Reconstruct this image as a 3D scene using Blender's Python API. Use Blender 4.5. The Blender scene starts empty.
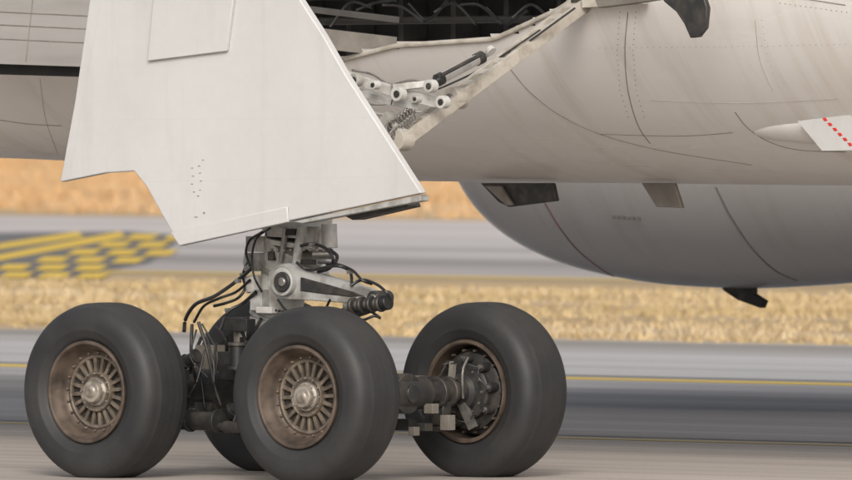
import bpy, math, random
import mathutils
from mathutils import Vector, Matrix
from mathutils.bvhtree import BVHTree
random.seed(7)
TH=math.radians(40); c=math.cos(TH); s=math.sin(TH)
F=13000.0; H=3.5; PX0=426.0; PY0=240.0; YH=23.0
pitch=math.atan((PY0-YH)/F)
Cw=Vector(((295-426)/130.0,100.0,0.0))
AM=Matrix(((c,s,0,Cw.x),(-s,c,0,Cw.y),(0,0,1,0),(0,0,0,1)))
AMI=AM.inverted()
CAMW=Vector((0,0,H)); CAMA=AMI@CAMW
fw=Vector((0,math.cos(pitch),-math.sin(pitch))); upv=Vector((0,math.sin(pitch),math.cos(pitch)))
def ray(px,py):
    d=fw+Vector((1,0,0))*((px-PX0)/F)+upv*((PY0-py)/F)
    return (AMI.to_3x3()@d)
def A(px,py,v):
    d=ray(px,py); t=(v-CAMA.y)/d.y
    return CAMA+d*t
def G(px,py,z=0.0):
    d=ray(px,py); t=(z-CAMA.z)/d.z
    return CAMA+d*t
def proj(p):
    w=AM@Vector(p)-CAMW
    z=w.dot(fw)
    return (PX0+F*w.x/z, PY0-F*w.dot(upv)/z)

# ---------------- materials ----------------
def newmat(name):
    m=bpy.data.materials.new(name); m.use_nodes=True
    nt=m.node_tree; b=nt.nodes['Principled BSDF']
    return m,nt,b
def noise(nt,scale,detail=4,rough=.55,vscale=(1,1,1),dist=0):
    tc=nt.nodes.new('ShaderNodeTexCoord'); mp=nt.nodes.new('ShaderNodeMapping')
    mp.inputs['Scale'].default_value=vscale
    n=nt.nodes.new('ShaderNodeTexNoise'); n.inputs['Scale'].default_value=scale
    n.inputs['Detail'].default_value=detail; n.inputs['Roughness'].default_value=rough
    n.inputs['Distortion'].default_value=dist
    nt.links.new(tc.outputs['Object'],mp.inputs[0]); nt.links.new(mp.outputs[0],n.inputs['Vector'])
    return n.outputs['Fac']
def ramp(nt,fac,stops,interp='LINEAR'):
    r=nt.nodes.new('ShaderNodeValToRGB'); r.color_ramp.interpolation=interp
    e=r.color_ramp.elements
    e[0].position=stops[0][0]; e[0].color=(*stops[0][1],1)
    e[1].position=stops[-1][0]; e[1].color=(*stops[-1][1],1)
    for p,col in stops[1:-1]:
        x=e.new(p); x.color=(*col,1)
    nt.links.new(fac,r.inputs[0]); return r.outputs[0]
def mix(nt,a,b,fac,mode='MIX'):
    m=nt.nodes.new('ShaderNodeMix'); m.data_type='RGBA'; m.blend_type=mode
    if isinstance(fac,float): m.inputs[0].default_value=fac
    else: nt.links.new(fac,m.inputs[0])
    for i,x in ((6,a),(7,b)):
        if isinstance(x,tuple): m.inputs[i].default_value=(*x,1)
        else: nt.links.new(x,m.inputs[i])
    return m.outputs[2]
def bump(nt,b,h,strength=.2,dist=.01):
    n=nt.nodes.new('ShaderNodeBump'); n.inputs['Strength'].default_value=strength; n.inputs['Distance'].default_value=dist
    nt.links.new(h,n.inputs['Height']); nt.links.new(n.outputs[0],b.inputs['Normal'])
def grimy(name,col,dirt,rough=.45,metal=0.0,sc=3.0,amt=(.45,.75),bs=.08,vs=(1,1,1),sc2=25,spec=.5,gm=.86,streak=None):
    m,nt,b=newmat(name)
    f=noise(nt,sc,5,.5,vs,.2)
    colr=ramp(nt,f,[(amt[0],col),(amt[1],dirt)])
    f2=noise(nt,sc2,4,.6)
    g=ramp(nt,f2,[(.3,(gm,gm,gm)),(.7,(1,1,1))])
    out=mix(nt,colr,g,1.0,'MULTIPLY')
    if streak:
        f3=noise(nt,1,4,.6,streak[0]); g3=ramp(nt,f3,[(.52,(1,1,1)),(.78,streak[1])]); out=mix(nt,out,g3,1.0,'MULTIPLY')
    nt.links.new(out,b.inputs['Base Color'])
    b.inputs['Metallic'].default_value=metal; b.inputs['Specular IOR Level'].default_value=spec
    rr=nt.nodes.new('ShaderNodeMapRange')
    if gm<.95:
        rr.inputs[3].default_value=rough-.08; rr.inputs[4].default_value=rough+.15
        nt.links.new(f2,rr.inputs[0])
    else:
        rr.inputs[3].default_value=rough-.04; rr.inputs[4].default_value=rough+.06
        nt.links.new(f,rr.inputs[0])
    nt.links.new(rr.outputs[0],b.inputs['Roughness'])
    if bs: bump(nt,b,f2,bs,.004)
    return m
M={}
M['door']=grimy('door_paint',(.56,.555,.55),(.475,.47,.46),.40,0,.9,(.3,.8),0,(1,1,.5),12,gm=.965,streak=((5,1,.5),(.91,.90,.88)))
M['paint']=grimy('fuselage_paint',(.85,.825,.80),(.73,.695,.66),.27,0,.7,(.35,.8),0,(.3,1,1.3),8,gm=.98,streak=((5,.4,.5),(.86,.82,.77)))
M['nac']=grimy('nacelle_paint',(.80,.775,.755),(.70,.675,.65),.13,.08,.6,(.35,.8),0,(.4,1,1),5,gm=.98,streak=((4,.4,.5),(.93,.90,.87)))
M['flap']=grimy('flap_paint',(.34,.325,.31),(.26,.245,.23),.4,0,1.4,(.4,.8),.0,(.4,1,3),10,gm=.96)
M['gear']=grimy('gear_paint',(.42,.42,.405),(.15,.135,.115),.4,0,6,(.45,.72),.1)
M['gearw']=grimy('gear_white',(.56,.55,.525),(.25,.225,.19),.38,0,5,(.45,.75),.08)
M['brace']=grimy('brace_paint',(.50,.46,.40),(.28,.24,.19),.4,0,6,(.45,.75),.08)
M['dark']=grimy('dark_metal',(.038,.038,.038),(.10,.085,.07),.45,.3,9,(.45,.75),.2)
M['rubhose']=grimy('hose_rubber',(.018,.018,.019),(.04,.036,.03),.4,0,20,(.5,.8),.1)
M['steel']=grimy('steel',(.36,.345,.325),(.13,.118,.105),.35,.7,10,(.45,.8),.1)
M['chrome']=grimy('chrome',(.8,.8,.8),(.6,.6,.6),.15,1,10,(.5,.9),0)
M['bronze']=grimy('rim_bronze',(.15,.112,.086),(.05,.040,.033),.48,.35,7,(.38,.72),.15)
M['rib']=grimy('rim_rib',(.25,.205,.16),(.08,.065,.052),.42,.4,9,(.38,.7),.15)
M['web']=grimy('rim_web',(.040,.033,.027),(.015,.012,.01),.6,.1,8,(.4,.8),.1)
M['cap']=grimy('hub_cap',(.40,.36,.31),(.15,.125,.10),.38,.4,14,(.42,.72),.1)
M['black']=grimy('black_recess',(.012,.012,.012),(.025,.022,.02),.6,0,6,(.4,.8),.1)
M['seam']=grimy('seam_dark',(.24,.215,.195),(.16,.145,.13),.6,0,8,(.4,.8),0)
M['seaml']=grimy('seam_light',(.48,.455,.43),(.40,.375,.35),.5,0,3,(.4,.8),0)
M['seamr']=grimy('seam_redbrown',(.30,.13,.10),(.22,.12,.10),.5,0,3,(.4,.8),0)
M['bay']=grimy('bay_interior_shade',(.015,.015,.015),(.03,.026,.022),.6,0,3,(.4,.8),.1)  # near-black base colour paints the closed bay's shade onto its back wall
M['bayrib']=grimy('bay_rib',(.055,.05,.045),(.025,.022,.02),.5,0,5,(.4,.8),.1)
M['bracket']=grimy('bracket_paint',(.20,.18,.155),(.12,.105,.09),.5,0,5,(.4,.8),.1)
M['red']=grimy('red_mark',(.6,.04,.03),(.4,.04,.03),.4,0,8,(.5,.9),0)
M['yellow']=grimy('yellow_paint',(.85,.56,.03),(.70,.47,.07),.6,0,1.5,(.45,.75),.1,(.15,1,1))
M['yellowd']=grimy('yellow_paint_worn',(.50,.36,.07),(.28,.22,.10),.6,0,1.5,(.4,.7),.1,(.15,1,1))
M['blackpaint']=grimy('black_paint',(.13,.12,.115),(.19,.175,.165),.6,0,1.0,(.4,.7),.1,(.2,1,1))
m,nt,b=newmat('tyre_rubber')
f=noise(nt,2.5,5,.6); f2=noise(nt,60,3,.6)
col=ramp(nt,f,[(.3,(.024,.024,.026)),(.75,(.042,.041,.040))])
g=ramp(nt,f2,[(.3,(.9,.9,.9)),(.7,(1.08,1.08,1.08))])
nt.links.new(mix(nt,col,g,1.0,'MULTIPLY'),b.inputs['Base Color'])
b.inputs['Roughness'].default_value=.55; b.inputs['Specular IOR Level'].default_value=.35
bump(nt,b,f2,.05,.002); M['tyre']=m

# ---------------- builder ----------------
def frame(d):
    d=d.normalized(); r=Vector((0,0,1)) if abs(d.z)<.9 else Vector((1,0,0))
    x=d.cross(r).normalized(); y=x.cross(d).normalized(); return x,y
class B:
    def __init__(s_): s_.v=[]; s_.f=[]; s_.m=[]; s_.mats=[]
    def mi(s_,k):
        if k not in s_.mats: s_.mats.append(k)
        return s_.mats.index(k)
    def add(s_,vs,fs,k):
        o=len(s_.v); s_.v+= [tuple(x) for x in vs]; i=s_.mi(k)
        for f in fs: s_.f.append(tuple(o+j for j in f)); s_.m.append(i)
    def cyl(s_,p,q,r1,r2=None,k='gear',n=24):
        r2=r1 if r2 is None else r2
        p=Vector(p); q=Vector(q); x,y=frame(q-p); vs=[]
        for P,r in ((p,r1),(q,r2)):
            for i in range(n):
                t=2*math.pi*i/n; vs.append(P+x*(r*math.cos(t))+y*(r*math.sin(t)))
        fs=[(i,(i+1)%n,n+(i+1)%n,n+i) for i in range(n)]
        fs+=[tuple(range(n))[::-1],tuple(range(n,2*n))]
        s_.add(vs,fs,k)
    def tube(s_,pts,r,k='rubhose',n=8,smooth=True):
        P=[Vector(p) for p in pts]
        if smooth and len(P)>2:
            Q=[]; E=[P[0]*2-P[1]]+P+[P[-1]*2-P[-2]]
            for i in range(1,len(E)-2):
                for j in range(6):
                    t=j/6; a,b_,c_,d=E[i-1],E[i],E[i+1],E[i+2]
                    Q.append(.5*((2*b_)+(c_-a)*t+(2*a-5*b_+4*c_-d)*t*t+(3*b_-a-3*c_+d)*t**3))
            Q.append(P[-1]); P=Q
        vs=[]; 
        for i,p in enumerate(P):
            d=(P[min(i+1,len(P)-1)]-P[max(i-1,0)])
            x,y=frame(d)
            for j in range(n):
                t=2*math.pi*j/n; vs.append(p+x*(r*math.cos(t))+y*(r*math.sin(t)))
        fs=[]
        for i in range(len(P)-1):
            for j in range(n): fs.append((i*n+j,i*n+(j+1)%n,(i+1)*n+(j+1)%n,(i+1)*n+j))
        s_.add(vs,fs,k)
    def box(s_,cen,size,k='gear',rot=None):
        cen=Vector(cen); vs=[]
        for dx in(-.5,.5):
            for dy in(-.5,.5):
                for dz in(-.5,.5):
                    w=Vector((dx*size[0],dy*size[1],dz*size[2]))
                    if rot is not None: w=rot@w
                    vs.append(cen+w)
        s_.add(vs,[(0,1,3,2),(4,6,7,5),(0,4,5,1),(2,3,7,6),(0,2,6,4),(1,5,7,3)],k)
    def bar(s_,p,q,w,t,k='gear'):
        p=Vector(p);q=Vector(q); d=(q-p); L=d.length; d.normalize()
        y=Vector((0,1,0)); z=d.cross(y).normalized(); y=z.cross(d).normalized()
        R=Matrix((d,y,z)).transposed()
        s_.box((p+q)/2,(L,t,w),k,R)
    def poly(s_,pts,t,k='gear'):
        n=len(pts); vs=[Vector(p) for p in pts]+[Vector(p)+Vector((0,t,0)) for p in pts]
        fs=[tuple(range(n)),tuple(range(n,2*n))[::-1]]+[(i,n+i,n+(i+1)%n,(i+1)%n) for i in range(n)]
        s_.add(vs,fs,k)
    def rev(s_,cen,prof,k,n=64,sg=1,clampz=None):
        cen=Vector(cen); vs=[]; m_=len(prof)
        for i in range(n):
            t=2*math.pi*i/n
            for (r,o) in prof: 
                p=[cen.x+r*math.cos(t),cen.y+sg*o,cen.z+r*math.sin(t)]
                if clampz is not None and p[2]<clampz+.12:
                    d=clampz+.12-p[2]; 
                    p[1]=cen.y+(p[1]-cen.y)*(1+.35*min(d,.12))
                    if p[2]<clampz: p[2]=clampz
                vs.append(p)
        fs=[]
        for i in range(n):
            j=(i+1)%n
            for q in range(m_-1): fs.append((i*m_+q,j*m_+q,j*m_+q+1,i*m_+q+1))
        s_.add(vs,fs,k)
    def make(s_,name,parent=None,bev=0,ang=35,fix=True):
        me=bpy.data.meshes.new(name); me.from_pydata(s_.v,[],s_.f)
        for k in s_.mats: me.materials.append(M[k])
        me.polygons.foreach_set('material_index',s_.m)
        me.polygons.foreach_set('use_smooth',[True]*len(s_.f))
        me.update()
        if fix:
            import bmesh
            bm=bmesh.new(); bm.from_mesh(me); bmesh.ops.recalc_face_normals(bm,faces=bm.faces); bm.to_mesh(me); bm.free()
        me.set_sharp_from_angle(angle=math.radians(ang))
        ob=bpy.data.objects.new(name,me); bpy.context.collection.objects.link(ob)
        if parent: ob.parent=parent
        else: ob.matrix_world=AM
        if bev:
            md=ob.modifiers.new('bev','BEVEL'); md.width=bev; md.segments=2; md.limit_method='ANGLE'; md.angle_limit=math.radians(40)
        return ob
def empty(name):
    e=bpy.data.objects.new(name,None); bpy.context.collection.objects.link(e); e.matrix_world=AM; e.empty_display_size=.3; return e

gear=empty('landing_gear'); fus=empty('aircraft_fuselage'); eng=empty('jet_engine'); door=empty('landing_gear_door')

# ---------------- wheels ----------------
L=2.13; T=1.99; R=.685; ZC=.668
half=[(.385,.185),(.40,.212),(.43,.232),(.47,.248),(.475,.252),(.485,.252),(.53,.259),(.575,.257),(.60,.249),(.625,.236),(.645,.218),(.660,.194),(.670,.165),(.677,.13)]
tread=[]
for o in (.11,.04):
    r=.681+.004*(1-(o/.13)**2)
    tread+=[(r,o+.012),(r-.0007,o+.004),(r-.0007,o-.004),(r,o-.012)]
prof=half+tread; prof=[(r,o) for r,o in prof]+[(r,-o) for r,o in reversed(prof)]
def tyre(u,v,nm):
    b_=B(); b_.rev((u,v,ZC),prof,'tyre',128,1,0.006); b_.make(nm,gear,0,85)
def ring(b_,u,v,r,rad,l,n,k,sg=-1,ns=10,ph=0):
    for i in range(n):
        t=2*math.pi*(i+ph)/n
        p=Vector((u+r*math.cos(t),v,ZC+r*math.sin(t)))
        b_.cyl(p,p+Vector((0,sg*l,0)),rad,rad*.9,k,ns)
def hub(u,v,nm,ph):
    b_=B()
    b_.rev((u,v,ZC),[(.36,.10),(.378,.17),(.390,.195),(.396,.215),(.394,.232),(.384,.238),(.370,.236),(.360,.22),(.352,.185),(.338,.17),(.326,.13),(.312,.10),(.300,.09),(.285,.092)],'bronze',96,-1)
    b_.rev((u,v,ZC),[(.288,.085),(.285,.10),(.275,.105),(.262,.10),(.255,.08)],'rib',96,-1)
    b_.rev((u,v,ZC),[(.285,.075),(.16,.06),(.10,.065)],'web',96,-1)
    b_.rev((u,v,ZC),[(.155,.065),(.158,.11),(.150,.125),(.138,.123),(.128,.11),(.105,.10)],'rib',64,-1)
    b_.rev((u,v,ZC),[(.115,.085),(.11,.125),(.092,.135),(.088,.16),(.078,.175),(.05,.18),(.042,.19),(.018,.195),(0.0001,.195)],'cap',48,-1)
    N=20
    for i in range(N):
        t=2*math.pi*(i+ph)/N
        d=Vector((math.cos(t),0,math.sin(t))); y=Vector((0,1,0)); z=d.cross(y)
        Rm=Matrix((d,y,z)).transposed()
        b_.box(Vector((u,v-.085,ZC))+d*.208,(.115,.028,.028),'rib',Rm)
    ring(b_,u,v-.09,.30,.012,.025,N,'rib',-1,8,ph+.5)
    ring(b_,u,v-.115,.140,.008,.02,12,'steel',-1,8)
    ring(b_,u,v-.13,.098,.006,.012,8,'steel',-1,8)
    ring(b_,u,v-.1,.322,.012,.07,1,'steel',-1,8,.13)
    b_.make(nm,gear,.003,40)
def brake(b_,u,v,sg,rim='bronze'):
    b_.rev((u,v,ZC),[(.37,.12),(.392,.195),(.400,.215),(.396,.236),(.376,.238),(.364,.225),(.358,.15),(.350,.02),(.33,0.0)],rim,96,sg)
    b_.rev((u,v,ZC),[(.345,.03),(.335,.10),(.30,.12),(.30,.16),(.285,.17),(.21,.175)],'dark',64,sg)
    b_.rev((u,v,ZC),[(.225,.15),(.22,.22),(.19,.24),(.15,.24),(.14,.28),(.10,.30),(.095,.36)],'dark',48,sg)
    ring(b_,u,v+sg*.15,.255,.038,.10,9,'dark',sg,16,.2)
    ring(b_,u,v+sg*.245,.255,.020,.025,9,'steel',sg,12,.2)
    ring(b_,u,v+sg*.16,.318,.010,.03,18,'bronze',sg,8)
    ring(b_,u,v+sg*.22,.175,.010,.03,12,'steel',sg,8)
    P=lambda a,r_,o: Vector((u+r_*math.cos(a),v+sg*o,ZC+r_*math.sin(a)))
    for i in range(9):
        t=2*math.pi*(i+.2)/9; t2=2*math.pi*(i+1.2)/9
        rr=.255
        b_.tube([P(t,rr,.27),P((t+t2)/2,rr-.03,.30),P(t2,rr,.27)],.007,'dark' if i%2 else 'rubhose',6)
    b_.bar(P(-1.2,.30,.26),P(-1.4,.06,.30),.07,.04,'steel'); b_.bar(P(1.9,.24,.28),P(2.6,.08,.32),.04,.04,'bracket')
    b_.tube([P(1.3,.27,.28),P(1.1,.20,.36),P(.6,.12,.38),P(-.5,.10,.36)],.010,'steel',8)
for (u,v,tag) in ((-L/2,-T/2,'near_rear'),(L/2,-T/2,'near_front')):
    tyre(u,v,'tyre_'+tag); hub(u,v,'wheel_hub_'+tag,random.random())
    b_=B(); brake(b_,u,v,1); b_.make('brake_'+tag,gear)
for (u,v,tag) in ((-L/2,T/2,'far_rear'),(L/2,T/2,'far_front')):
    tyre(u,v,'tyre_'+tag)
    b_=B(); brake(b_,u,v,-1)
    b_.rev((u,v,ZC),[(.385,.18),(.402,.215),(.39,.243),(.35,.2),(.3,.1),(.001,.12)],'bronze',64,1)
    b_.make('brake_'+tag,gear)

# ---------------- bogie, axles ----------------
b_=B()
for u in(-L/2,L/2):
    b_.cyl((u,-T/2+.1,ZC),(u,T/2-.1,ZC),.085,k='dark',n=32)
    b_.cyl((u,-.26,ZC),(u,.26,ZC),.125,k='dark',n=32)
    for v in (-.55,-.42,.42,.55): b_.cyl((u,v-.02,ZC),(u,v+.02,ZC),.12,k='dark',n=32)
    b_.box((u,-.48,ZC-.16),(.12,.10,.18),'dark'); b_.box((u,.48,ZC-.16),(.12,.10,.18),'dark')
b_.cyl((-L/2-.14,0,ZC),(L/2+.08,0,ZC),.155,k='dark',n=32)
b_.cyl((-.28,0,ZC+.02),(.2,0,ZC+.02),.2,k='dark',n=32)
b_.cyl((L/2+.08,0,ZC),(L/2+.13,0,ZC),.07,k='dark',n=24)
for v in(-.48,.48):
    b_.cyl((-L/2,v,ZC-.27),(L/2,v,ZC-.27),.032,k='dark',n=16)
    b_.cyl((-.3,v,ZC-.27),(.3,v,ZC-.27),.045,k='dark',n=16)
b_.make('bogie_beam',gear,.006)
b_=B()
random.seed(11)
for i in range(48):
    u=random.uniform(-1.0,-.05); v=random.uniform(-.5,.35); z=random.uniform(.38,1.24)
    k=random.choice(['dark','dark','dark','dark','dark','rubhose','bracket'])
    if i%2: 
        dr=random.choice([Vector((1,0,0)),Vector((0,1,0)),Vector((0,0,1)),Vector((1,0,.4))])
        p=Vector((u,v,z)); q=p+dr.normalized()*random.uniform(.10,.28); r=random.uniform(.03,.075)
        b_.cyl(p,q,r,k=k,n=18); b_.cyl(p-dr*.012,p+dr*.012,r*1.3,k='dark',n=18); b_.cyl(q-dr*.012,q+dr*.012,r*1.3,k='dark',n=18)
        b_.cyl(p-dr*.02,p+dr*.0,r*.5,k='steel',n=12)
    else:
        if u<-.72 and z>1.0: continue
        b_.box((u,v,z),(random.uniform(.07,.2),random.uniform(.06,.16),random.uniform(.07,.2)),k)
for i in range(18):
    p=Vector((random.uniform(-.95,-.1),random.uniform(-.55,.1),random.uniform(.8,1.25)))
    q=p+Vector((random.uniform(-.2,.2),random.uniform(-.1,.1),-random.uniform(.25,.5)))
    m1=(p+q)/2+Vector((random.uniform(-.1,.1),random.uniform(-.08,.08),random.uniform(-.05,.05)))
    b_.tube([p,m1,q],random.choice([.008,.011,.014]),random.choice(['rubhose','rubhose','dark','dark']),8)
for i in range(12):
    u=random.uniform(.95,1.2); v=random.uniform(.15,.6); z=random.choice([random.uniform(.36,.44),random.uniform(.5,.8)])
    b_.box((u,v,z),(random.uniform(.04,.12),random.uniform(.05,.1),random.uniform(.04,.12)),random.choice(['dark','dark','dark','bracket']))
for i in range(6):
    p=Vector((random.uniform(.95,1.15),.2,random.uniform(.5,.8))); q=Vector((random.uniform(.85,1.25),.72,random.uniform(.45,.85)))
    b_.tube([p,(p+q)/2+Vector((0,0,random.uniform(-.1,.1))),q],.009,random.choice(['rubhose','steel']),8)
b_.make('brake_lines_and_valves',gear,.006)

# ---------------- strut ----------------
b_=B()
b_.cyl(A(308,60,.05),A(299,238,.0),.25,.25,'gearw',40)
for y,r,h_ in ((226,.285,7),(240,.265,5)):
    x=298-(y-238)*.1
    b_.cyl(A(x,y,0),A(x-.5,y+h_,0),r,k='gearw',n=40)
b_.cyl(A(296,246,0),A(287,266,0),.26,.20,'gearw',40)
b_.cyl(A(288,258,0),A(276,322,0),.18,.19,'gearw',40)
for y in (270,304,314): 
    x=288-(y-260)*.21; b_.cyl(A(x,y,0),A(x-.9,y+4,0),.21,k='gear',n=40)
b_.cyl(A(276,318,0),A(272,360,0),.20,.26,'gear',40)
b_.box(A(262,244,-.14),(.18,.18,.12),'gearw'); b_.box(A(258,262,-.16),(.15,.16,.14),'gear')
b_.cyl(A(247,262,-.25),A(270,262,-.05),.06,k='gear',n=20)
b_.cyl(A(252,276,-.22),A(254,292,-.22),.06,k='gearw',n=20)
b_.box(A(260,300,-.22),(.12,.10,.16),'gear'); b_.box(A(267,310,-.26),(.16,.08,.05),'gearw')
b_.box(A(318,238,-.1),(.16,.14,.18),'gearw'); b_.cyl(A(329,224,-.1),A(330,248,-.1),.06,k='gearw',n=20)
b_.cyl(A(312,254,-.15),A(333,254,-.05),.04,k='steel',n=16)
b_.cyl(A(302,226,-.30),A(296,264,-.28),.035,k='gear',n=14)
b_.cyl(A(286,228,-.30),A(281,262,-.26),.022,k='steel',n=14)
b_.cyl(A(318,228,-.30),A(315,250,-.28),.022,k='steel',n=14)
for i in range(9):
    p=A(272+i*6.5,250+.5*math.sin(i),-.27); b_.cyl(p,p+Vector((0,-.02,0)),.013,k='steel',n=8)
    p=A(262+i*3.6,308+i*.6,-.24); b_.cyl(p,p+Vector((0,-.02,0)),.011,k='dark',n=8)
b_.box(A(291,232,-.30),(.10,.03,.05),'black'); b_.box(A(272,256,-.25),(.05,.05,.07),'dark'); b_.box(A(308,262,-.22),(.12,.06,.04),'dark')
b_.make('shock_strut',gear,.008)
b_=B()
def P(lst,v): return [A(x,y,v) for x,y in lst]
arm=[(268,272),(275,265),(288,263),(302,268),(322,275),(350,283),(372,290),(380,298),(375,306),(345,303),(318,301),(296,300),(278,299),(268,288)]
b_.poly(P(arm,-.36),.08,'gear')
groove_shade=[(300,277),(322,283),(350,291),(364,296),(350,297),(322,294),(300,291)]
b_.poly(P(groove_shade,-.368),.02,'dark')  # thin dark plate laid on the arm, painting in the groove's shade
b_.poly(P(arm,-.10),.07,'gear')
def disc(x,y,v,r,l,k,n=28): b_.cyl(A(x,y,v),A(x,y,v)+Vector((0,l,0)),r,k=k,n=n)
disc(281,282,-.42,.11,.47,'gear'); disc(281,282,-.44,.078,.05,'dark'); disc(281,282,-.455,.035,.05,'steel')
disc(372,298,-.38,.055,.20,'dark'); disc(372,298,-.40,.03,.05,'steel')
low=[(374,292),(384,298),(382,308),(358,316),(330,326),(300,338),(296,330),(330,312),(360,302)]
b_.poly(P(low,-.22),.07,'dark')
for i in range(7):
    x=352+i*4.6; y=306-i*.4
    p=A(x,y,-.42); q=A(x+3,y-.3,-.42); b_.cyl(p,q,.066 if i%2==0 else .052,k='dark',n=24)
b_.cyl(A(383,303,-.42),A(389,302,-.42),.06,k='rubhose',n=20)
b_.cyl(A(345,306,-.42),A(352,306,-.42),.035,k='steel',n=16)
b_.make('torque_link',gear,.008)
b_=B()
hs=[([(252,268),(238,280),(215,296),(196,304),(186,318),(184,332)],-.35,.015),
([(250,280),(236,292),(220,298),(204,306),(194,322)],-.3,.011),
([(248,262),(243,275),(245,288),(238,298),(226,303),(214,306)],-.25,.012),
([(256,292),(242,304),(228,312),(220,330)],-.3,.014),
([(300,246),(312,244),(325,248),(333,258),(330,268),(318,272)],-.4,.013),
([(296,262),(308,270),(322,268),(338,266),(350,272),(352,286)],-.42,.012),
([(318,262),(336,264),(352,270),(362,280),(372,284)],-.44,.011),
([(330,250),(337,256),(334,264),(326,266)],-.35,.014),
([(350,286),(362,280),(376,284),(386,292),(392,300)],-.48,.012),
([(372,312),(380,318),(374,316),(362,320),(350,316)],-.42,.011),
([(262,232),(250,240),(246,252),(250,266)],-.32,.010),
([(270,228),(257,238),(252,256),(254,276),(262,292)],-.34,.009),
([(330,300),(322,312),(300,316),(286,310),(278,300)],-.40,.010)]
for pts,v,r in hs:
    b_.tube([A(x,y,v+.05*math.sin(i*1.7)) for i,(x,y) in enumerate(pts)],r,'rubhose',8)
for (x,y,v) in ((238,281,-.35),(243,275,-.25),(312,245,-.4),(350,272,-.42),(228,310,-.3)):
    b_.box(A(x,y,v),(.035,.04,.03),'steel')
b_.make('hydraulic_hoses',gear)

# ---------------- side brace and linkages ----------------
b_=B()
p0=A(400,140,.3); p1=A(584,2,2.6)
d=(p1-p0).normalized(); n_=Vector((0,1,0)); z_=d.cross(n_).normalized()
def bp(t,o,dy=0): return p0+(p1-p0)*t+z_*o+Vector((0,dy,0))
for o in(-.058,.058): b_.bar(bp(0,o),bp(1,o),.036,.10,'brace')
b_.bar(bp(.02,0,.03),bp(.98,0,.03),.085,.03,'bracket')
for i in range(12):
    t=.05+i*.08; 
    b_.bar(bp(t,0,-.01),bp(t+.035,0,-.01),.085,.07,'brace')
b_.cyl(bp(.30,0,-.07),bp(.30,0,.07),.085,k='brace'); b_.cyl(bp(.30,0,-.09),bp(.30,0,-.06),.035,k='steel')
b_.cyl(bp(0,0,-.06),bp(0,0,.08),.085,k='brace'); b_.cyl(bp(1,0,-.09),bp(1,0,.09),.09,k='brace'); b_.cyl(bp(1,0,-.11),bp(1,0,.0),.045,k='dark')
b_.bar(A(585,2,2.5),A(645,-2,2.5),.09,.08,'brace')
b_.bar(A(386,116,.3),A(404,140,.3),.10,.10,'gearw')
def link(pts,w,v0_,v1_,k='gearw',t=.06):
    n=len(pts)
    for i in range(n-1):
        va_=v0_+(v1_-v0_)*i/(n-1); vb_=v0_+(v1_-v0_)*(i+1)/(n-1)
        b_.bar(A(*pts[i],va_),A(*pts[i+1],vb_),w,t,k)
link([(346,76),(396,92),(440,103)],.075,.1,.6); link([(352,90),(392,102),(418,106)],.05,.12,.4,'gear')
link([(392,88),(428,84)],.05,.25,.5)
for x,y,v,r in ((353,80,.05,.05),(372,85,.1,.035),(396,94,.2,.055),(428,86,.45,.05),(440,102,.55,.05),(414,99,.35,.03)):
    b_.cyl(A(x,y,v-.05),A(x,y,v-.05)+Vector((0,.07,0)),r,k='gearw',n=24); b_.cyl(A(x,y,v-.06),A(x,y,v-.06)+Vector((0,.03,0)),r*.5,k='dark',n=16)
b_.cyl(A(430,84,.5),A(492,52,1.2),.020,k='chrome'); b_.cyl(A(440,79,.6),A(478,59,1.05),.042,k='gearw'); b_.cyl(A(437,80.5,.57),A(442,78,.62),.05,k='dark'); b_.cyl(A(476,60,1.03),A(482,57,1.1),.05,k='dark')
b_.cyl(A(442,75,.52),A(480,55,.97),.016,k='dark',n=12)
b_.cyl(A(492,52,1.15),A(489,49,1.15),.04,k='gearw')
for k0 in range(2):
    pts=[]
    for i in range(90):
        t=i/89; a=A(386+k0*5,128+k0*8,.2)+(A(414,108+k0*10,.4)-A(386+k0*5,128+k0*8,.2))*t
        an=t*2*math.pi*9; pts.append(a+Vector((math.cos(an)*.012,math.sin(an)*.04,math.cos(an)*.04)))
    b_.tube(pts,.007,'steel',6,False)
for pts,r,k in (([(352,70),(372,74),(390,84),(412,80),(430,84)],.010,'steel'),([(345,96),(372,104),(396,104),(420,112),(440,104)],.010,'gear'),([(440,100),(470,84),(520,48),(575,8)],.009,'rubhose'),([(430,92),(450,84),(486,66),(540,30)],.008,'rubhose'),([(356,100),(372,112),(392,116)],.012,'gearw')):
    b_.tube([A(x,y,.35+(x-345)*.008) for x,y in pts],r,k,8)
b_.make('side_brace',gear,.005)

# ---------------- gear door ----------------
dv=-.78
b_=B()
main=[(94,-30),(288,-30),(300,0),(322,34),(346,76),(384,135),(421,193),(288,221),(288,208),(174,236),(146,186),(134,171),(104,173),(60,182),(75,100)]
b_.poly(P(main,dv),.07,'door')
b_.poly([A(x,y,dv-.008) for x,y in [(170,232),(287,206.5),(288,222),(179,246)]],.06,'door')
b_.poly([A(x,y,dv+.02) for x,y in [(292,221.5),(420,194.5),(421,201),(302,223.5)]],.10,'gear')
b_.poly([A(x,y,dv+.10) for x,y in [(340,214),(405,200),(408,207),(352,220)]],.16,'dark')
b_.make('door_panel',door,.008)
b_=B()
b_.poly([A(x,y,dv-.035) for x,y in [(156,-30),(147,61),(226,51),(237,-30)]],.033,'door')
b_.make('door_access_panel',door,.006)
b_=B()
def rivets(x0,y0,x1,y1,n,v=dv,k='seaml',r=.003):
    for i in range(n):
        t=i/(n-1); p=A(x0+(x1-x0)*t,y0+(y1-y0)*t,v)
        b_.cyl(p+Vector((0,-.0012,0)),p+Vector((0,.004,0)),r,k=k,n=6)
rivets(74,120,366,118,88); rivets(150,182,404,176,80)
rivets(302,12,415,190,66); rivets(178,240,286,215,34,dv-.008); rivets(100,6,70,174,55)
random.seed(5)
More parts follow.
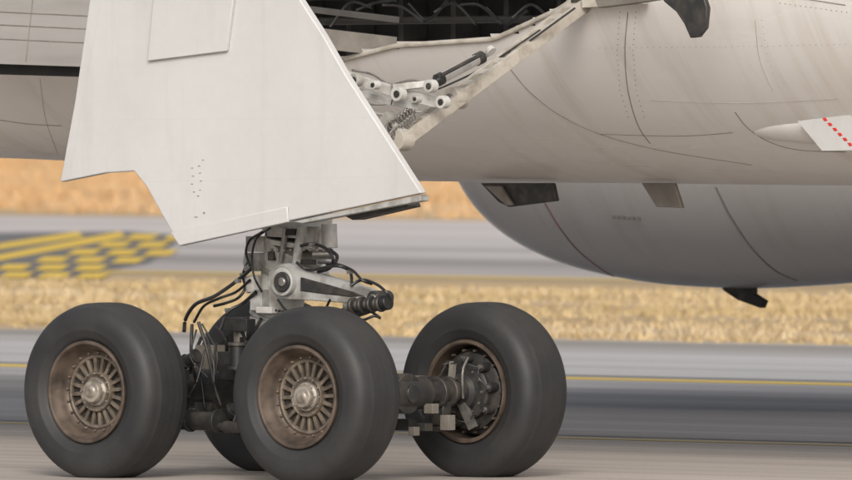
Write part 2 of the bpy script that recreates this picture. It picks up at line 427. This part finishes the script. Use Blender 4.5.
for (x,y) in [(192,168),(193,176),(192,184),(199,166),(200,173),(201,181),(200,190),(194,192),(198,196),(203,160)]:
    p=A(x,y,dv-.001); b_.box(p,(random.uniform(.010,.022),.004,.006),'seam')
b_.box(A(196,217,dv-.001),(.03,.004,.006),'seam'); b_.box(A(204,213,dv-.001),(.016,.004,.014),'seam')
b_.make('door_rivets_and_stencils',door)
b_=B()
b_.bar(A(300,150,dv+.08),A(302,210,-.25),.12,.06,'gearw'); b_.bar(A(250,190,dv+.1),A(292,215,-.25),.06,.06,'gearw')
b_.bar(A(330,110,dv+.08),A(335,100,0),.08,.06,'gearw')
b_.make('door_links',door,.005)

# ---------------- fuselage belly ----------------
V0=5.3
def zb(u):
    t=max(0,min(1,(-3.0-u)/5.0)); t=t*t*(3-2*t); return 2.21+.16*t+max(0,-8-u)*.03
def belly(u,ph,off=0):
    hw=3.05+off; hr=2.95+off; n=2.25
    sp,cp=math.sin(ph),math.cos(ph)
    x=math.copysign(abs(sp)**(2/n),sp)*hw; z=math.copysign(abs(cp)**(2/n),cp)*hr
    return Vector((u,V0-x,zb(u)+2.95-z))
us=[-13+.1*i for i in range(220)]; NP=150
phs=[math.radians(-100+ i*230/NP) for i in range(NP+1)]
vs=[belly(u,p) for u in us for p in phs]
fs=[(i*(NP+1)+j,(i+1)*(NP+1)+j,(i+1)*(NP+1)+j+1,i*(NP+1)+j+1) for i in range(len(us)-1) for j in range(NP)]
bvh=BVHTree.FromPolygons(vs,fs)
def hit(px,py,bv=None,off=.001):
    bv=bv or bvh; d=ray(px,py).normalized(); loc,nor,idx,dist=bv.ray_cast(CAMA,d)
    if loc is None: return None
    if nor.dot(d)>0: nor=-nor
    return loc+nor*off
cut=[(180,80),(330,62),(395,45),(495,38),(560,8),(596,-18)]
def cuty(x):
    for (x0,y0),(x1,y1) in zip(cut,cut[1:]):
        if x0<=x<=x1: return y0+(y1-y0)*(x-x0)/(x1-x0)
    return None
keep=[]
for f in fs:
    cc=sum((vs[i] for i in f),Vector())/4
    if cc.y<V0 :
        x,y=proj(cc); cy=cuty(x)
        if cy is not None and y<cy and y>-60: continue
    keep.append(f)
b_=B(); b_.add(vs,keep,'paint'); b_.make('belly_fairing',fus,0,60,False)
b_=B()
lip=[hit(x,cuty(x)+1,off=0) for x in range(300,597,6)]
lip=[p for p in lip if p]; b_.tube(lip,.022,'brace',10,False)
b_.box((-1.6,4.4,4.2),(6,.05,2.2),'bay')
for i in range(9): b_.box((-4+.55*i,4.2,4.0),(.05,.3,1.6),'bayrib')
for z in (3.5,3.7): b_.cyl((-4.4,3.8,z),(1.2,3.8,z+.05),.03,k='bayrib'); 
for i in range(8):
    b_.tube([A(330+i*26,10+random.uniform(-12,20),3.3),A(350+i*26,random.uniform(0,25),3.4),A(372+i*26,random.uniform(-8,25),3.3)],.012,random.choice(['dark','bayrib','rubhose']),8)
b_.bar(A(318,38,2.6),A(396,47,3.0),.16,.05,'bracket'); b_.bar(A(300,8,2.6),A(400,20,3.0),.05,.05,'bayrib')
b_.make('wheel_bay',fus,.003)
b_=B()
def seam(pts,r=.004,k='seam',bv=None):
    P_=[Vector((x,y,0)) for x,y in pts]; E=[P_[0]*2-P_[1]]+P_+[P_[-1]*2-P_[-2]]; out=[]
    for i in range(1,len(E)-2):
        for j in range(8):
            t=j/8; a,b1,c1,d1=E[i-1],E[i],E[i+1],E[i+2]
            q=.5*((2*b1)+(c1-a)*t+(2*a-5*b1+4*c1-d1)*t*t+(3*b1-a-3*c1+d1)*t**3); h_=hit(q.x,q.y,bv,0.0005)
            if h_ is not None: out.append(h_)
    if len(out)>1: b_.tube(out,r,k,6,False)
    return out
def seamriv(pts,sp,k='seam',r=.0045,bv=None):
    for (x0,y0),(x1,y1) in zip(pts,pts[1:]):
        n=max(1,int(math.hypot(x1-x0,y1-y0)/sp))
        for i in range(n):
            h_=hit(x0+(x1-x0)*i/n,y0+(y1-y0)*i/n,bv,0)
            if h_ is not None: b_.cyl(h_+Vector((0,-.002,-.002)),h_+Vector((0,.004,.004)),r,k=k,n=6)
seam([(508,66),(530,92),(560,115),(600,134),(650,148),(700,157),(760,166)])
seam([(628,12),(625,50),(628,90),(638,125),(652,146)]); seamriv([(636,12),(633,50),(636,90),(646,122)],5); seamriv([(620,12),(617,50),(620,90),(630,122)],5)
seam([(735,112),(748,128),(770,142),(800,150),(852,152)]); seam([(755,20),(760,60),(775,95)],.003,'seaml'); seamriv([(762,20),(768,60),(782,92)],6,'seaml')
seam([(600,134),(680,136),(740,132)],.0035,'seam'); seamriv([(600,48),(750,46),(852,44)],6,'seaml'); 
seam([(650,100),(740,103),(852,98)],.003,'seaml')
seam([(800,-2),(852,6)],.004); seamriv([(780,3),(852,13)],5)
seam([(0,120),(30,124),(66,126)],.004); seam([(0,148),(60,154)],.004,'seaml'); seam([(40,78),(46,120),(60,160)],.003,'seaml')
b_.make('panel_seams',fus)
b_=B()
nu,nv=40,20; bl=[]
c0=hit(850,133,off=-.02)
e1=(hit(900,133,off=0)-hit(800,133,off=0)).normalized(); e2=(hit(850,120,off=0)-hit(850,146,off=0)).normalized(); e3=e1.cross(e2); 
if e3.y>0: e3=-e3
for i in range(nu+1):
    for j in range(nv+1):
        t=math.pi*i/nu; w=-math.pi/2+math.pi*j/nv
        bl.append(c0+e1*(-math.cos(t)*1.0)+e2*(math.sin(t)*math.sin(w)*.21)+e3*(math.sin(t)*math.cos(w)*.09))
b_.add(bl,[(i*(nv+1)+j,(i+1)*(nv+1)+j,(i+1)*(nv+1)+j+1,i*(nv+1)+j+1) for i in range(nu) for j in range(nv)],'paint')
b_.make('blister_fairing',fus,0,60)
b_=B()
pl=hit(826,134,off=0)-Vector((0,.26,0)); vp=pl.y
b_.poly([A(x,y,vp) for x,y in [(797,121),(848,115),(875,130),(875,150),(822,151)]],.16,'door')
for i in range(6):
    x=822+i*5.0; y=118+i*5.0
    b_.poly([A(px_,py_,vp-.004) for px_,py_ in [(x,y),(x+3.6,y-.5),(x+5.6,y+2.6),(x+2.2,y+3.4)]],.006,'red')
b_.make('outlet_panel',fus,.003)
b_=B()
b_.poly([A(x,y,4.6) for x,y in [(480,183),(552,183),(556,201),(508,207),(498,202)]],.05,'dark')
b_.poly([A(x,y,4.55) for x,y in [(484,186),(500,186),(512,205),(506,206)]],.04,'bracket')
b_.poly([A(x,y,4.6) for x,y in [(641,183),(674,183),(682,208),(656,207)]],.04,'bracket')
b_.poly([A(x,y,2.0) for x,y in [(655,-14),(700,-14),(707,8),(705,28),(698,37),(690,38),(684,24),(676,12),(664,2)]],.05,'dark')
b_.poly([A(x,y,2.0) for x,y in [(590,-12),(640,-14),(655,0),(630,4),(598,8)]],.1,'bracket')
b_.make('belly_flaps',fus,.008)
b_=B()
b_.poly([A(x,y,1.6) for x,y in [(-120,-60),(118,-60),(118,68),(-120,60)]],1.5,'flap')
b_.poly([A(x,y,1.75) for x,y in [(-120,57),(118,64),(118,78),(-120,71)]],1.5,'black')
for pts in ([(-60,9),(110,17)],[(-60,36),(110,44)],[(34,-10),(26,62)],[(-60,22),(110,30)]):
    b_.tube([A(x,y,1.6) for x,y in pts],.006,'seam',6,False)
b_.make('wing_flap',fus,.01)

# ---------------- engine ----------------
b_=B()
EV=14.9
tb=A(722,288,EV); ZE=tb.z+1.78; ue=A(640,285,EV).x
pr=[(-.30,.95),(-.36,1.08),(-.36,1.2),(-.27,1.33),(-.08,1.45),(.2,1.56),(.55,1.65),(1.0,1.72),(1.5,1.765),(2.2,1.78),(2.8,1.76),(3.6,1.70),(4.6,1.58),(5.6,1.45),(6.4,1.32),(6.5,1.28),(6.2,1.15)]
def cr(P_,k=6):
    E=[P_[0]]+P_+[P_[-1]]; out=[]
    for i in range(1,len(E)-2):
        for j in range(k):
            t=j/k; o_=[]
            for q in (0,1):
                a,b1,c1,d1=E[i-1][q],E[i][q],E[i+1][q],E[i+2][q]
                o_.append(.5*(2*b1+(c1-a)*t+(2*a-5*b1+4*c1-d1)*t*t+(3*b1-a-3*c1+d1)*t**3))
            out.append(tuple(o_))
    out.append(P_[-1]); return out
pr=cr(pr); nn=160; U0=ue-1.0
vs=[(U0+x,EV+r*math.cos(2*math.pi*i/nn),ZE+r*math.sin(2*math.pi*i/nn)) for i in range(nn) for x,r in pr]
mp_=len(pr); fs=[(i*mp_+q,((i+1)%nn)*mp_+q,((i+1)%nn)*mp_+q+1,i*mp_+q+1) for i in range(nn) for q in range(mp_-1)]
b_.add(vs,fs,'nac')
b_.cyl((U0+.3,EV,ZE),(U0+.35,EV,ZE),1.45,k='black',n=48); b_.cyl((U0+6.0,EV,ZE),(U0+6.05,EV,ZE),1.3,k='black',n=48)
b_.cyl((U0-.1,EV,ZE),(U0+.3,EV,ZE),.1,.4,k='steel',n=32)
b_.make('nacelle',eng,0,60)
nb=BVHTree.FromPolygons([Vector(v) for v in vs],fs)
b_=B()
seam([(545,203),(560,228),(580,252),(606,272),(625,281)],.007,'seamr',nb); seam([(716,187),(730,215),(752,248),(775,270),(800,282)],.007,'seam',nb)
for i in range(6):
    h_=hit(614+i*5,216+i*.3,nb,0)
    if h_: b_.box(h_,(.03,.01,.05),'seam')
q=EV-.05
b_.poly([A(x,y,q) for x,y in [(718,283),(760,283),(752,289),(752,294),(763,301),(760,308),(738,300),(724,291)]],.08,'dark')
b_.make('nacelle_seams_and_drain_mast',eng,0)
b_=B(); b_.box((U0+3.5,EV,ZE+2.2),(4,.5,1.2),'paint'); b_.make('pylon',eng,.05)

# ---------------- ground ----------------
def sheet(name,v0,v1,z,mat,u0=-900,u1=500):
    me=bpy.data.meshes.new(name); me.from_pydata([(u0,v0,z),(u1,v0,z),(u1,v1,z),(u0,v1,z)],[],[(0,1,2,3)])
    me.materials.append(mat); ob=bpy.data.objects.new(name,me); bpy.context.collection.objects.link(ob); ob.matrix_world=AM; return ob
def vy(y,x=426): return G(x,y).y
def pave(name,stops,vmin,vmax,st=(.012,.9,1),amp=1.0,f2s=4.5):
    m,nt,b=newmat(name)
    tc=nt.nodes.new('ShaderNodeTexCoord'); sx=nt.nodes.new('ShaderNodeSeparateXYZ'); nt.links.new(tc.outputs['Object'],sx.inputs[0])
    n1=noise(nt,1,5,.6,st)
    n0=noise(nt,.15,2,.5,(.3,1,1))
    ad=nt.nodes.new('ShaderNodeMath'); ad.operation='MULTIPLY_ADD'; nt.links.new(n0,ad.inputs[0]); ad.inputs[1].default_value=1.5*amp; nt.links.new(sx.outputs[1],ad.inputs[2])
    mr=nt.nodes.new('ShaderNodeMapRange'); mr.inputs[1].default_value=vmin; mr.inputs[2].default_value=vmax; nt.links.new(ad.outputs[0],mr.inputs[0])
    base=ramp(nt,mr.outputs[0],stops)
    s1=ramp(nt,n1,[(.3,(.70,.70,.70)),(.5,(.94,.94,.94)),(.7,(1.14,1.13,1.12))])
    o=mix(nt,base,s1,1.0,'MULTIPLY')
    n2=noise(nt,1,3,.6,(.08,f2s,1)); s2=ramp(nt,n2,[(.3,(.82,.82,.82)),(.7,(1.12,1.12,1.12))]); o=mix(nt,o,s2,1.0,'MULTIPLY')
    n3=noise(nt,30,4,.7); s3=ramp(nt,n3,[(.3,(.88,.88,.88)),(.7,(1.08,1.08,1.08))]); o=mix(nt,o,s3,1.0,'MULTIPLY')
    nt.links.new(o,b.inputs['Base Color']); b.inputs['Roughness'].default_value=.8; bump(nt,b,n3,.2,.004)
    return m
va,vb=-5,36
def nrm(y): return (vy(y)-va)/(vb-va)
tan=(.44,.39,.345); grey=(.38,.355,.34); lt=(.50,.48,.47); dk=(.21,.197,.193)
st=[(0,tan),(nrm(450),tan),(nrm(436),(.34,.31,.285)),(nrm(428),grey),(nrm(412),(.35,.33,.32)),(nrm(404),dk),(nrm(388),dk),(nrm(382),(.37,.345,.335)),(nrm(372),lt),(nrm(350),lt),(nrm(341),(.34,.31,.28))]
taxi=sheet('taxiway',-200,vy(338),.008,pave('taxiway_concrete',st,va,vb))
wa,wb=vy(279),vy(221)
def nr2(y): return (vy(y)-wa)/(wb-wa)
st2=[(0,(.50,.45,.42)),(nr2(275),(.42,.38,.36)),(nr2(262),(.38,.345,.33)),(nr2(255),(.50,.46,.44)),(nr2(240),(.56,.52,.50)),(nr2(224),(.60,.54,.51))]
sheet('runway',wa,wb,.008,pave('runway_asphalt',st2,wa,wb,(.012,.25,1),1,1.2))
m,nt,b=newmat('dry_grass_soil')
n1=noise(nt,1,5,.6,(.05,.35,1)); n2=noise(nt,3,5,.7)
g1=ramp(nt,n1,[(.3,(.40,.27,.13)),(.5,(.50,.36,.20)),(.7,(.56,.45,.34))])
g2=ramp(nt,n2,[(.3,(.8,.8,.75)),(.7,(1.1,1.1,1.1))]); nt.links.new(mix(nt,g1,g2,1.0,'MULTIPLY'),b.inputs['Base Color']); b.inputs['Roughness'].default_value=.95
sheet('ground',-1500,3000,0,m,-3000,2500)
def line(name,v,w,mat,z=.012,u0=-700,u1=300): return sheet(name,v-w/2,v+w/2,z,mat,u0,u1)
line('yellow_line',vy(376),.6,M['yellow'])
line('black_line_border',vy(373.3),.35,M['blackpaint'])
line('yellow_line.001',vy(435.5),.24,M['yellowd'])
line('black_line_border.001',vy(432.8),.20,M['blackpaint'])
line('yellow_line.002',vy(277.3),.9,M['yellow'])
b_=B()
def quad(p,z,k):
    b_.add([Vector((G(x,y,z).x,G(x,y,z).y,z)) for x,y in p],[(0,1,2,3)],k)
quad([(-60,234),(130,231),(184,236),(-60,274)],.012,'blackpaint')
quad([(-60,274.5),(184,236.5),(150,263),(70,277)],.0125,'blackpaint')
def lane(x0,y0,x1,y1,w,z): quad([(x0,y0+w),(x0,y0),(x1,y1),(x1+6,y1+w)],z,'yellow')
lane(-60,266,120,231.5,5.4,.017); lane(-60,253,78,231.5,5,.0172)
for (xs,xe,y0,sl) in ((124,182,234,.01),(96,184,241.5,.01),(66,172,249,.01),(34,150,256.5,.01),(-4,118,264,.01),(-40,92,271.5,.01)):
    x=xs
    while x<xe-14:
        y=y0+(x-xs)*sl
        quad([(x,y+5.6),(x+10,y),(x+37,y),(x+27,y+5.6)],.021,'yellow'); x+=38
b_.make('yellow_hatch_marking',None,0,30,False)

def grass(name,v0,v1,umid_fn,hw,dens,hmin,hmax,cols,seed):
    rnd=random.Random(seed); V=[];Fc=[];
    area=(v1-v0)*2*hw; n=int(area*dens)
    for i in range(n):
        v=rnd.uniform(v0,v1); u=umid_fn(v)+rnd.uniform(-hw,hw)
        nz=mathutils.noise.noise(Vector((u*.15,v*.5,seed)))
        if nz<-.15 and rnd.random()<.7: continue
        h_=rnd.uniform(hmin,hmax)*(1+nz*.8)
        for j in range(4):
            a=rnd.uniform(0,6.28); w=.012+rnd.random()*.012; ou=u+rnd.gauss(0,.06); ov=v+rnd.gauss(0,.06)
            lx=rnd.gauss(0,.45)*h_; ly=rnd.gauss(0,.35)*h_; dx=math.cos(a)*w; dy=math.sin(a)*w
            k=len(V); V+= [(ou-dx,ov-dy,0),(ou+dx,ov+dy,0),(ou+lx,ov+ly,h_*rnd.uniform(.6,1.1))]; Fc.append((k,k+1,k+2))
    me=bpy.data.meshes.new(name); me.from_pydata(V,[],Fc)
    m,nt,b=newmat(name+'_mat')
    n1=noise(nt,1,4,.6,(.05,.5,.2)); n2=noise(nt,3,2,.6)
    g1=ramp(nt,n1,cols); g2=ramp(nt,n2,[(.3,(.86,.84,.8)),(.7,(1.1,1.1,1.1))]); nt.links.new(mix(nt,g1,g2,1.0,'MULTIPLY'),b.inputs['Base Color']); b.inputs['Roughness'].default_value=.8
    me.materials.append(m); ob=bpy.data.objects.new(name,me); bpy.context.collection.objects.link(ob); ob.matrix_world=AM
def um(v):
    d=ray(426,240); t=(v-CAMA.y)/d.y; return CAMA.x+d.x*t
grass('dry_grass',vy(338)+.1,vy(288),um,15,17,.05,.11,[(.3,(.40,.31,.16)),(.45,(.50,.38,.20)),(.6,(.57,.44,.26)),(.75,(.56,.48,.36))],1)
grass('dry_grass.001',vy(218),vy(160),um,20,6,.10,.22,[(.3,(.50,.29,.13)),(.5,(.60,.38,.19)),(.7,(.65,.48,.31))],2)

# ---------------- light, camera ----------------
el=math.radians(30); az=Vector((-.02,-1,0)).normalized()
S=Vector((az.x*math.cos(el),az.y*math.cos(el),math.sin(el)))
w=bpy.data.worlds.new('World'); bpy.context.scene.world=w; w.use_nodes=True; nt=w.node_tree
sky=nt.nodes.new('ShaderNodeTexSky'); sky.sky_type='NISHITA'; sky.sun_disc=False; sky.sun_elevation=el; sky.sun_rotation=math.atan2(S.x,S.y)
sky.dust_density=5.0
hs_=nt.nodes.new('ShaderNodeHueSaturation'); hs_.inputs['Saturation'].default_value=.38; nt.links.new(sky.outputs[0],hs_.inputs['Color'])
bg=nt.nodes['Background']; bg.inputs[1].default_value=.15; nt.links.new(hs_.outputs[0],bg.inputs[0])
ld=bpy.data.lights.new('sun','SUN'); ld.energy=1.35; ld.angle=math.radians(18); ld.color=(1,.95,.89)
lo=bpy.data.objects.new('sun',ld); bpy.context.collection.objects.link(lo); lo.rotation_euler=S.to_track_quat('Z','Y').to_euler()
cd=bpy.data.cameras.new('camera'); cam=bpy.data.objects.new('camera',cd); bpy.context.collection.objects.link(cam)
cam.location=CAMW; cam.rotation_euler=(math.pi/2-pitch,0,0); cd.sensor_width=36; cd.lens=36*F/852; cd.clip_start=1; cd.clip_end=6000
cd.dof.use_dof=True; cd.dof.focus_distance=99.5; cd.dof.aperture_fstop=5.2
bpy.context.scene.camera=cam
sc=bpy.context.scene; sc.view_settings.view_transform='Standard'; sc.view_settings.look='None'; sc.view_settings.exposure=0
